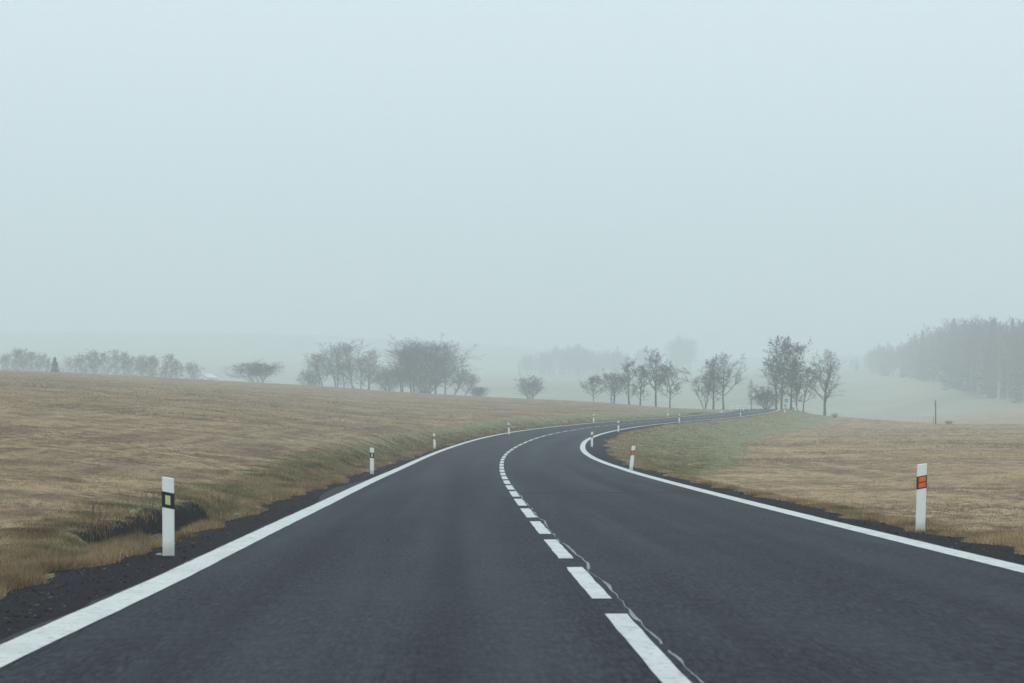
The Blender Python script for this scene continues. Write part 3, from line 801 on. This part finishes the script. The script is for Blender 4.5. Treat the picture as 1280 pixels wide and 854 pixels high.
KINDS = dict(       # stems, spread of stems, crown start, limbs, limb angle, limb reach, curl, sub, twig counts, twig radius
 oak=dict(st=1, sp=.0, c0=.26, nl=17, la=58, curl=.11, sub=8, tw=8, wob=.15, lf=1.0, min_r=.014),
 round=dict(st=1, sp=.0, c0=.22, nl=20, la=46, curl=.12, sub=8, tw=8, wob=.13, lf=1.0, min_r=.013),
 vase=dict(st=3, sp=.30, c0=.22, nl=10, la=36, curl=.13, sub=7, tw=7, wob=.11, lf=.85, min_r=.013),
 tall=dict(st=2, sp=.10, c0=.24, nl=15, la=38, curl=.15, sub=7, tw=7, wob=.14, lf=.85, min_r=.013),
 slim=dict(st=1, sp=.0, c0=.16, nl=22, la=42, curl=.14, sub=7, tw=7, wob=.12, lf=1.0, min_r=.013),
 birch=dict(st=1, sp=.0, c0=.18, nl=24, la=34, curl=.14, sub=7, tw=8, wob=.10, lf=1.0, min_r=.013, droop=.2),
 bush=dict(st=11, sp=.75, c0=.05, nl=6, la=36, curl=.08, sub=6, tw=6, wob=.12, lf=.55, min_r=.012),
 multi=dict(st=6, sp=.34, c0=.25, nl=9, la=36, curl=.12, sub=7, tw=7, wob=.12, lf=.6, min_r=.013),
)
def tree_arrays(kind, h, rad, seed, lean=0.0, leaves=0, tw_scale=1.0, tr=None, thick=1.0):
    k = dict(KINDS[kind]); k['min_r'] *= thick; rg = np.random.default_rng(seed); K = 9
    stems = []
    for i in range(k['st']):
        az = 2*math.pi*(i + rg.random()*.6)/k['st']
        sp = {'bush': 1.25*rad/h, 'multi': 1.0*rad/h}.get(kind, k['sp'])*(.3 + .7*rg.random()) if k['st'] > 1 else 0
        fr_ = sp/max({'bush': 1.25*rad/h, 'multi': 1.0*rad/h}.get(kind, 9), .01)
        hh = h*(1 if i == 0 else (.98 - .42*fr_**1.6)*(.9 + .1*rg.random()) if kind in ('bush', 'multi') else .74 + .2*rg.random())*math.sqrt(1 + sp*sp*.5)
        if i == 0 and kind in ('bush', 'multi'): sp *= .3
        dirv = np.array([math.cos(az)*sp, math.sin(az)*sp, 1.0]); dirv /= np.linalg.norm(dirv)
        p = np.zeros((K, 3)); d = dirv + np.array([lean, 0, 0])
        if k['st'] > 1: p[0] = (math.cos(az)*.012*h, math.sin(az)*.012*h, 0)
        bow = (rad*.75/h - sp)*.0
        for q in range(1, K):
            d = d + rg.normal(size=3)*np.array([.05, .05, .0]) + np.array([0, 0, .05 if sp < .5 else .01])
            d /= np.linalg.norm(d); p[q] = p[q-1] + d*hh/(K-1)*.97
        stems.append(p)
    S = np.array(stems); r0 = (tr or h*.0165)/(k['st']**.33)
    SR = r0*np.array([1.25, 1.0, .88, .74, .6, .46, .33, .2, .09])[None].repeat(len(S), 0)
    Ls = np.full(len(S), 1.0)
    # limbs: reach follows a rounded crown outline
    i = np.repeat(np.arange(len(S)), k['nl']); m = len(i)
    t = k['c0'] + (.97 - k['c0'])*((np.arange(m) % k['nl'] + rg.random(m))/k['nl'])
    x = (t - k['c0'])/(1 - k['c0'])
    if kind in ('oak', 'round'): env = np.sqrt(np.clip(1 - (x*1.05 - .28)**2/.62, .05, 1))
    elif kind in ('birch', 'slim'): env = np.clip(np.minimum(.55 + 1.5*x, 1.3 - 1.05*x), .25, 1)
    else: env = np.clip(1.05 - .75*x, .3, 1)
    kk = t*(K-1); k0 = np.minimum(kk.astype(int), K-2); f = (kk - k0)[:, None]
    base = S[i, k0]*(1-f) + S[i, k0+1]*f
    az = np.arange(m)*2.39996 + rg.random(m)*.7
    inc = R(1)*k['la']*(1.12 - .55*x)*(.8 + .4*rg.random(m))
    d = np.stack([np.cos(az)*np.sin(inc), np.sin(az)*np.sin(inc), np.cos(inc)], -1)
    ln = 1.5*rad*env*k['lf']*(.7 + .5*rg.random(m))/np.maximum(np.sin(inc + .1), .45)
    ln = np.minimum(ln, np.maximum(h*1.02 - base[:, 2], 0)*1.25 + .05*h)
    KL = 6; Lm = np.empty((m, KL, 3)); Lm[:, 0] = base
    for q in range(1, KL):
        d = d + np.array([0, 0, k['curl']]) + rg.normal(size=(m, 3))*k['wob']
        d /= np.linalg.norm(d, axis=1)[:, None]; Lm[:, q] = Lm[:, q-1] + d*(ln/(KL-1))[:, None]
    lr = np.minimum((SR[i, k0]*(1-f[:, 0]) + SR[i, k0+1]*f[:, 0])*.6, .012*ln + .01)
    LR = np.maximum(lr[:, None]*np.linspace(1, .3, KL)[None], k['min_r'])
    dr = k.get('droop', 0)
    B, BR, bl = poly_children(Lm, LR, ln, k['sub'], .18, 1, R(42), .52, .05, k['wob'], 5, rg, droop=dr*.5)
    BR = np.maximum(BR, k['min_r']*.8)
    T, TR, tl = poly_children(B, BR, bl, int(k['tw']*tw_scale), .1, 1, R(38), .55, .03, k['wob'], 3, rg, droop=dr)
    TR = np.maximum(TR, k['min_r']*.62)
    trunk = tubes(S, SR, 7)
    crown = join([tubes(Lm, LR, 4), tubes(B, BR, 3), tubes(T, TR, 3)])
    cz = np.percentile(crown[0][:, 2], 99.8); cr_ = np.percentile(np.hypot(crown[0][:, 0] - lean*cz*.5, crown[0][:, 1]), 87)
    fz = h/cz; fr = float(np.clip(rad/cr_, .55, 1.9)); fac_ = np.array([fr, fr, fz])
    trunk = (trunk[0]*fac_, trunk[1]); crown = (crown[0]*fac_, crown[1])
    lv = None
    if leaves:
        n = leaves; j = rg.integers(0, len(T), n); q = rg.integers(0, 3, n)
        c = T[j, q] + rg.normal(size=(n, 3))*.10
        low = sstep(.0, .25, (c[:, 2]/h))
        sz = (.035 + .055*rg.random(n))*low
        V = (c*fac_)[:, None] + rg.normal(size=(n, 4, 3))*sz[:, None, None]
        lv = (V.reshape(-1, 3), np.arange(n*4).reshape(-1, 4))
    return trunk, crown, lv
def tree(px, D, ytop, wpx, kind, seed, label, cat='tree', group=None, lean=0.0, leaves=0, name='bare_tree', sink=0.3, bark=None, twig=None, tws=1.0, tr=None, copy_of=None, zoff=0.0, thk=1.0):
    X = at_px(px, D); z = gz(X, D) - sink + zoff
    h = (EYE + (HOR - ytop)/F*D - z)*1.0
    rad = wpx/2/F*D*1.05
    o = empty(name, (X, D, z), 0)
    tag(o, label, cat, group)
    tk, cr, lv = tree_arrays(kind, h, rad, seed, lean, leaves, tws, tr, max(.8, D/330)*thk)
    link('trunk' if cat == 'tree' else 'stems', np_mesh('trunk', *tk, True), o, bark or M_BARK)
    link('crown', np_mesh('crown', *cr, False), o, twig or M_TWIG)
    if lv: link('leaves', np_mesh('leaves', *lv, False), o, M_LEAF)
    return o
G1 = 'trees around the blue sign'; G2 = 'oak-like trees left of the bushes'; G3 = 'slender trees in a row behind the bend'; G4 = 'big bare trees on the brow of the left field'; G5 = 'bare trees left of the biggest clump'; G6 = 'birches along the left skyline'
tree(1031, 280, 437, 46, 'tall', 101, 'bare tree with wide ascending limbs, rightmost at the foot of the roadside bank', group=G1, leaves=260)
tree(1003.5, 286, 459, 38, 'oak', 102, 'low forked tree with a long limb reaching towards the lone bare tree', group=G1, leaves=1500)
tree(996, 292, 449, 22, 'slim', 103, 'slim leafy brown tree between the grey stone and the low forked tree', group=G1, leaves=1700, name='leafy_tree')
tree(988.5, 294, 429, 34, 'round', 104, 'tall dark leafy tree just right of the blue sign', group=G1, leaves=2300, name='leafy_tree')
tree(976.5, 296, 419, 46, 'round', 105, 'tallest leafy tree of the roadside clump, left of the blue sign', group=G1, leaves=3000, name='leafy_tree')
tree(970.5, 300, 444, 34, 'slim', 106, 'thin leaning leafy tree at the left edge of the roadside clump', group=G1, leaves=1900, lean=-.06, name='leafy_tree')
tree(957, 305, 481, 30, 'bush', 107, 'brown bush with clinging leaves at the roadside left of the leafy clump', 'bush', 'bushes by the far road', leaves=900, name='bush')
tree(939, 306, 474, 12, 'slim', 108, 'thin bare sapling left of the brown roadside bush', 'tree', leaves=0, tws=.4, name='sapling')
tree(904.5, 305, 440, 46, 'oak', 111, 'broad rounded bare tree, the rightmost of the oak-like group', group=G2, tws=2.1)
tree(891.5, 309, 444, 26, 'slim', 112, 'narrow bare tree in the middle of the oak-like group', group=G2, tws=2.1, leaves=400)
tree(881, 308, 459, 36, 'vase', 113, 'low double-trunked bare tree at the left of the oak-like group', group=G2, tws=2.1)
tree(837.5, 303, 452, 33, 'round', 121, 'round-headed tree with sparse leaves, rightmost of the slender row', group=G3, tws=2.1, leaves=605)
tree(820, 306, 433, 30, 'tall', 122, 'tallest tree of the slender row, forked low in a narrow V', group=G3, tws=2.1, leaves=495)
tree(800.5, 312, 456, 22, 'slim', 123, 'short slender tree with sparse leaves left of the tall V-forked tree', group=G3, tws=2.1, leaves=495)
tree(786.5, 318, 447, 24, 'slim', 124, 'slender tree with a ragged top between the vase-shaped tree and the short slender tree', group=G3, tws=2.1, leaves=385, lean=-.04)
tree(766.5, 322, 461, 40, 'vase', 125, 'wide vase-shaped leafless tree near the left end of the slender row', group=G3, tws=2.1)
tree(742, 330, 468, 26, 'round', 126, 'small leafless tree at the left end of the slender row', group=G3, tws=2.1)
tree(664, 430, 469, 34, 'multi', 131, 'solitary upright bare bush in the gap between the big clump and the slender row', 'bush', leaves=0, name='bush')
tree(533, 420, 420, 84, 'multi', 141, 'largest bare tree, many-stemmed, in the centre of the big clump', group=G4, tws=2.2)
tree(544, 424, 426, 58, 'round', 147, 'tall bare tree close to the right of the largest tree', group=G4, tws=2)
tree(516, 428, 429, 44, 'tall', 149, 'bare tree close to the left of the largest tree', group=G4, tws=2)
tree(502, 424, 427, 34, 'tall', 142, 'slim tall bare tree at the left side of the big clump', group=G4, tws=1.5)
tree(556, 421, 440, 50, 'round', 143, 'mid-height bare tree at the right shoulder of the big clump', group=G4, tws=2)
tree(486, 426, 453, 44, 'bush', 144, 'dense domed bush at the left foot of the big clump', 'bush', G4, name='bush', tws=2.2)
tree(565, 419, 456, 34, 'tall', 145, 'bare tree leaning right at the right edge of the big clump', group=G4, lean=.5)
tree(578, 418, 466, 30, 'tall', 146, 'outermost bare tree of the big clump, leaning far to the right', group=G4, lean=.8)
tree(598, 417, 483, 22, 'bush', 148, 'low bush at the far right end of the big clump', 'bush', G4, name='bush')
tree(528, 415, 456, 66, 'bush', 150, 'bush of upright stems in front of the largest bare tree', 'bush', G4, name='bush', tws=2)
tree(441, 440, 424, 36, 'round', 151, 'tall straight-trunked bare tree, highest of the looser clump left of the biggest', group=G5, tws=1.9)
tree(421, 442, 428, 40, 'tall', 152, 'tall forked bare tree left of the straight-trunked one in the looser clump', group=G5, tws=1.9)
tree(404, 444, 441, 34, 'tall', 153, 'leaning bare tree near the left edge of the looser clump', group=G5, tws=1.9, lean=-.12)
tree(388, 446, 458, 28, 'bush', 154, 'scruffy bush at the left end of the looser clump', 'bush', G5, name='bush')
tree(451.5, 438, 446, 24, 'slim', 155, 'shorter bare tree just right of the straight-trunked one', group=G5, tws=1.9)
tree(461, 437, 436, 32, 'tall', 156, 'thin bare tree at the right end of the looser clump', group=G5, tws=1.7)
tree(431, 443, 452, 30, 'slim', 157, 'small bare tree between the forked and the straight-trunked tree', group=G5, tws=1.9)
tree(324, 400, 450, 56, 'multi', 161, 'wide domed bare bush standing alone on the left skyline', 'bush', leaves=0, name='bush', tws=1.8, zoff=-.9)
tree(1043.5, 250, 515.5, 9, 'bush', 171, 'tiny bare shrub at the foot of the bank by the right field edge', 'bush', 'tiny shrubs on the brow of the right field', name='shrub', sink=.12, tws=.3, thk=.25)
tree(1186, 232, 525.5, 9, 'bush', 172, 'tiny round shrub on the brow right of the slim pole', 'bush', 'tiny shrubs on the brow of the right field', name='shrub', sink=.12, tws=.3, thk=.25)
# birches along the skyline at the left, the second clump and the three right of it first
spots = [
 (8, 441, 20, 'bare birch at the far left edge of the left clump'), (19, 437, 20, 'second birch from the left picture edge'), (30, 434.5, 22, 'tallest birch of the clump left of the small spruce'),
 (41, 439, 20, 'fourth birch from the left picture edge'), (52, 441, 20, 'birch with a bushy top, second left of the small spruce'), (57, 447, 10, 'short birch right beside the small spruce'),
 (102, 443, 22, 'low broad birch at the left end of the long clump'), (112, 440, 20, 'second birch in the long clump right of the small spruce'), (121, 436, 18, 'tall pale-stemmed birch, third in the long clump'),
 (133, 439, 20, 'fourth birch in the long clump'), (145, 436.5, 20, 'tallest birch in the middle of the long clump'), (156, 439, 20, 'birch right of the tallest in the long clump'),
 (167, 443, 18, 'low birch before the gap at the right part of the long clump'), (178, 443, 20, 'dense birch fourth from the right end of the long clump'), (186, 443, 20, 'dense birch third from the right end of the long clump'),
 (195, 447, 18, 'birch second from the right end of the long clump'), (203, 451, 14, 'shortest birch at the right end of the long clump'),
 (211, 442, 18, 'tall narrow birch, left of the three by the white house'), (223, 451, 16, 'reddish small birch in the middle of the three by the white house'), (242, 451, 22, 'loose round birch nearest to the white house'),
 (82, 444, 20, 'thin faint birch in the gap right of the small spruce')]
for i, (px, yt, w, lab) in enumerate(spots):
    tree(px, 505 + 22*math.sin(i*2.1) + (60 if px == 82 else 0), yt, w*.98, 'birch', 200 + i, lab, group=G6, name='birch', bark=M_BIRCH, twig=M_TWIGP, tws=.6 if px == 82 else 1.9, tr=.11, zoff=-.6)

def spruce_arrays(h, rad, seed, dens=1.0):
    rg = np.random.default_rng(seed)
    K = 6; p = np.zeros((1, K, 3)); p[0, :, 2] = np.linspace(0, h, K)
    trunk = tubes(p, np.linspace(h*.014, .01, K)[None], 6)
    nb = int(26*9*dens)
    t = rg.random(nb)**.8; z = h*(.06 + .94*t)
    reach = rad*(1.03 - t)**.85*(.7 + .45*rg.random(nb))
    az = rg.random(nb)*6.283
    m = 14
    u = (np.arange(m) + .5)/m
    uu = np.repeat(u[None], nb, 0)
    r = reach[:, None]*uu
    zz = z[:, None] - reach[:, None]*(.30*uu - .12*uu**2) + rg.normal(size=(nb, m))*.05
    a = az[:, None] + rg.normal(size=(nb, m))*.12
    c = np.stack([np.cos(a)*r, np.sin(a)*r, zz], -1).reshape(-1, 3)
    size = (.20 + .16*rg.random(len(c)))*np.repeat(np.clip(reach/2.2, .5, 1.3), m)
    V = c[:, None] + rg.normal(size=(len(c), 4, 3))*size[:, None, None]*np.array([.8, .8, .55])
    return trunk, (V.reshape(-1, 3), np.arange(len(c)*4).reshape(-1, 4))
def spruce(px, D, ytop, wpx, seed, label, group=None, zoff=0.0):
    X = at_px(px, D); z = gz(X, D) - .2 + zoff
    h = EYE + (HOR - ytop)/F*D - z
    o = tag(empty('spruce_tree', (X, D, z)), label, 'tree', group)
    tk, cr = spruce_arrays(h, wpx/2/F*D, seed, max(1.0, h/9))
    link('trunk', np_mesh('trunk', *tk, True), o, M_BARK)
    link('crown', np_mesh('crown', *cr), o, M_NEEDLE)
    return o
spruce(68.5, 400, 447, 20, 301, 'small dark green spruce on the left skyline between two birch clumps', zoff=-1.0)
spruce(1154, 830, 414, 24, 302, 'tall pointed spruce standing out at the left front of the foggy forest', 'spruces at the forest edge')

dead_weed(132, 21.9, 34, .46, 1, 'pale clump of tall dead stalks at the left end of the dark hollow')
dead_weed(180, 25.4, 12, .50, 2, 'few dark upright dead stalks just left of the first left marker post')
dead_weed(283, 30.5, 16, .44, 3, 'dark dead stalks right of the first left marker post, behind the flat stone')
# the woods in the fog
def wood(name, spots, seed):
    rg = np.random.default_rng(seed)
    spr = [spruce_arrays(1.0*16, 2.9 + .5*i, 400 + i, .8) for i in range(3)]
    brd = [tree_arrays('birch', 15.0, 2.4, 410 + i, 0, 0, .9, .16, 2.0)[:2] for i in range(3)] + [tree_arrays('round', 14.0, 3.4, 420 + i, 0, 0, .9, None, 2.0)[:2] for i in range(2)]
    mats = [M_NEEDLE, M_TWIGP, M_BIRCH, M_BARK]
    acc = {0: [], 1: [], 2: [], 3: []}
    for (X, Y, h, sp) in spots:
        a = rg.random()*6.28; ca, sa = math.cos(a), math.sin(a)
        def tf(vq, s, wd):
            v, q = vq
            w = np.stack([(v[:, 0]*ca - v[:, 1]*sa)*wd, (v[:, 0]*sa + v[:, 1]*ca)*wd, v[:, 2]*s], -1)
            return (w + np.array([X, Y, gz(X, Y) - .2]), q)
        if sp:
            tk, cr = spr[rg.integers(0, 3)]; s = h/16; wd = s*(.85 + .3*rg.random())
            acc[3].append(tf(tk, s, wd)); acc[0].append(tf(cr, s, wd))
        else:
            j = rg.integers(0, 5); tk, cr = brd[j]; s = h/15; wd = s*(.9 + .3*rg.random())
            acc[2 if j < 3 else 3].append(tf(tk, s, wd*1.2)); acc[1].append(tf(cr, s, wd))
    V, Q, mi, o = [], [], [], 0
    for k in acc:
        if not acc[k]: continue
        v, q = join(acc[k]); V.append(v); Q.append(q + o); o += len(v); mi.append(np.full(len(q), k))
    me = np_mesh(name, np.concatenate(V), np.concatenate(Q))
    ob = link(name, me, None, mats)
    me.polygons.foreach_set('material_index', np.concatenate(mi).astype(np.int32))
    return tag(ob, kind='stuff')
def forest_spots():
    out = []; rg = np.random.default_rng(77)
    # the forest edge, from the right picture border away into the fog
    ex = [1420, 1280, 1216, 1171, 1120, 1085, 1060]; eD = [440, 566, 652, 785, 958, 1130, 1280]
    rowtop = [388, 400, 403, 406, 430, 438, 444]
    for i in range(300):
        px = 1062 + 320*rg.random()**.8
        D0 = np.interp(px, ex[::-1], eD[::-1]); ytop = np.interp(px, ex[::-1], rowtop[::-1]) + rg.normal()*4
        dep = abs(rg.normal())*45*(rg.random() < .7) + 6*rg.random()
        D = D0 + dep
        X = at_px(px, D)
        h = np.clip((503 - 0 - ytop)/F*D0 + EYE - gz(at_px(px, D0), D0), 8, 33)*(.80 + .28*rg.random())
        out.append((X, D, h, rg.random() < .2))
    return out
wood('forest', forest_spots(), 5)
def far_spots():
    out = []; rg = np.random.default_rng(78)
    for i in range(120):
        px = 648 + 142*rg.random(); D = 1200 + 150*rg.random()
        out.append((at_px(px, D), D, (15 + 8*rg.random() + 3*math.sin(px*.09))*min(1, .45 + (px - 648)/40)*min(1, .5 + (790 - px)/40), rg.random() < .06))
    for i in range(22):
        px = 838 + 26*rg.random(); D = 1450 + 60*rg.random()
        out.append((at_px(px, D), D, 26 + 6*rg.random(), rg.random() < .1))
    for i in range(14):
        px = 795 + 16*rg.random(); D = 1400 + 60*rg.random()
        out.append((at_px(px, D), D, 17 + 5*rg.random(), rg.random() < .1))
    return out
wood('far_wood', far_spots(), 6)

# ------------------------------------------------------------------ haze
TOP = 122.0
V, Fc = [], []
box(V, Fc, (0, 1570, (TOP + GROUND_LOW - 1)/2), (5600, 4460, TOP - GROUND_LOW + 1))
hz = link('haze', py_mesh('haze', V, Fc))
tag(hz, kind='stuff')
m = bpy.data.materials.new('haze'); m.use_nodes = True
nt = m.node_tree; nt.nodes.clear()
out = nt.nodes.new('ShaderNodeOutputMaterial'); pv = nt.nodes.new('ShaderNodeVolumePrincipled')
pv.inputs['Color'].default_value = (.915, .975, 1.0, 1); pv.inputs['Density'].default_value = .00148; pv.inputs['Anisotropy'].default_value = .0
nt.links.new(pv.outputs[0], out.inputs['Volume'])
hz.data.materials.append(m)

# ------------------------------------------------------------------ overcast daylight
SUN_EL, SUN_AZ = R(50), R(205)      # soft light from behind the camera's left shoulder
w = bpy.data.worlds.new('World'); scene.world = w; w.use_nodes = True
nt = w.node_tree; bg = nt.nodes['Background']
sky = nt.nodes.new('ShaderNodeTexSky'); sky.sky_type = 'NISHITA'; sky.sun_disc = False
sky.sun_elevation = SUN_EL; sky.sun_rotation = SUN_AZ; sky.dust_density = 4; sky.air_density = 1
geo = nt.nodes.new('ShaderNodeTexCoord'); sx = nt.nodes.new('ShaderNodeSeparateXYZ'); nt.links.new(geo.outputs['Generated'], sx.inputs[0])
cr = nt.nodes.new('ShaderNodeValToRGB')
cr.color_ramp.elements[0].position = 0.0; cr.color_ramp.elements[0].color = (5.7, 7.7, 8.5, 1)
cr.color_ramp.elements[1].position = .9; cr.color_ramp.elements[1].color = (11.4, 13.4, 14.3, 1)
el = cr.color_ramp.elements.new(.2); el.color = (8.3, 10.0, 10.6, 1)
nt.links.new(sx.outputs[2], cr.inputs[0])
mx = nt.nodes.new('ShaderNodeMix'); mx.data_type = 'RGBA'; mx.inputs[0].default_value = .88     # cloud deck over the clear sky
nt.links.new(sky.outputs[0], mx.inputs[6]); nt.links.new(cr.outputs[0], mx.inputs[7])
nt.links.new(mx.outputs[2], bg.inputs['Color']); bg.inputs['Strength'].default_value = .1
sl = bpy.data.lights.new('sun', 'SUN'); sl.energy = .9; sl.angle = R(35); sl.color = (1, .985, .97)
so = bpy.data.objects.new('sun', sl); col.objects.link(so)
so.rotation_euler = (R(90) - SUN_EL, 0, math.pi - SUN_AZ)
so.location = (0, 0, 60)

# ------------------------------------------------------------------ camera
cam = bpy.data.cameras.new('camera'); cam.sensor_width = 36; cam.lens = F/1280*36
cam.clip_start = .1; cam.clip_end = 8000
cam.dof.use_dof = True; cam.dof.focus_distance = 48; cam.dof.aperture_fstop = 4.5
co = bpy.data.objects.new('camera', cam); col.objects.link(co)
co.location = (0, 0, EYE); co.rotation_euler = (R(90), 0, 0)
cam.shift_y = (HOR - 427)/1280
scene.camera = co

scene.view_settings.view_transform = 'Standard'; scene.view_settings.look = 'None'
scene.view_settings.exposure = 0; scene.view_settings.gamma = 1
scene.render.engine = 'CYCLES'
cy = scene.cycles
cy.max_bounces = 6; cy.diffuse_bounces = 3; cy.volume_bounces = 4; cy.transmission_bounces = 2
cy.use_denoising = True; cy.denoising_prefilter = 'NONE'; cy.sample_clamp_indirect = 5
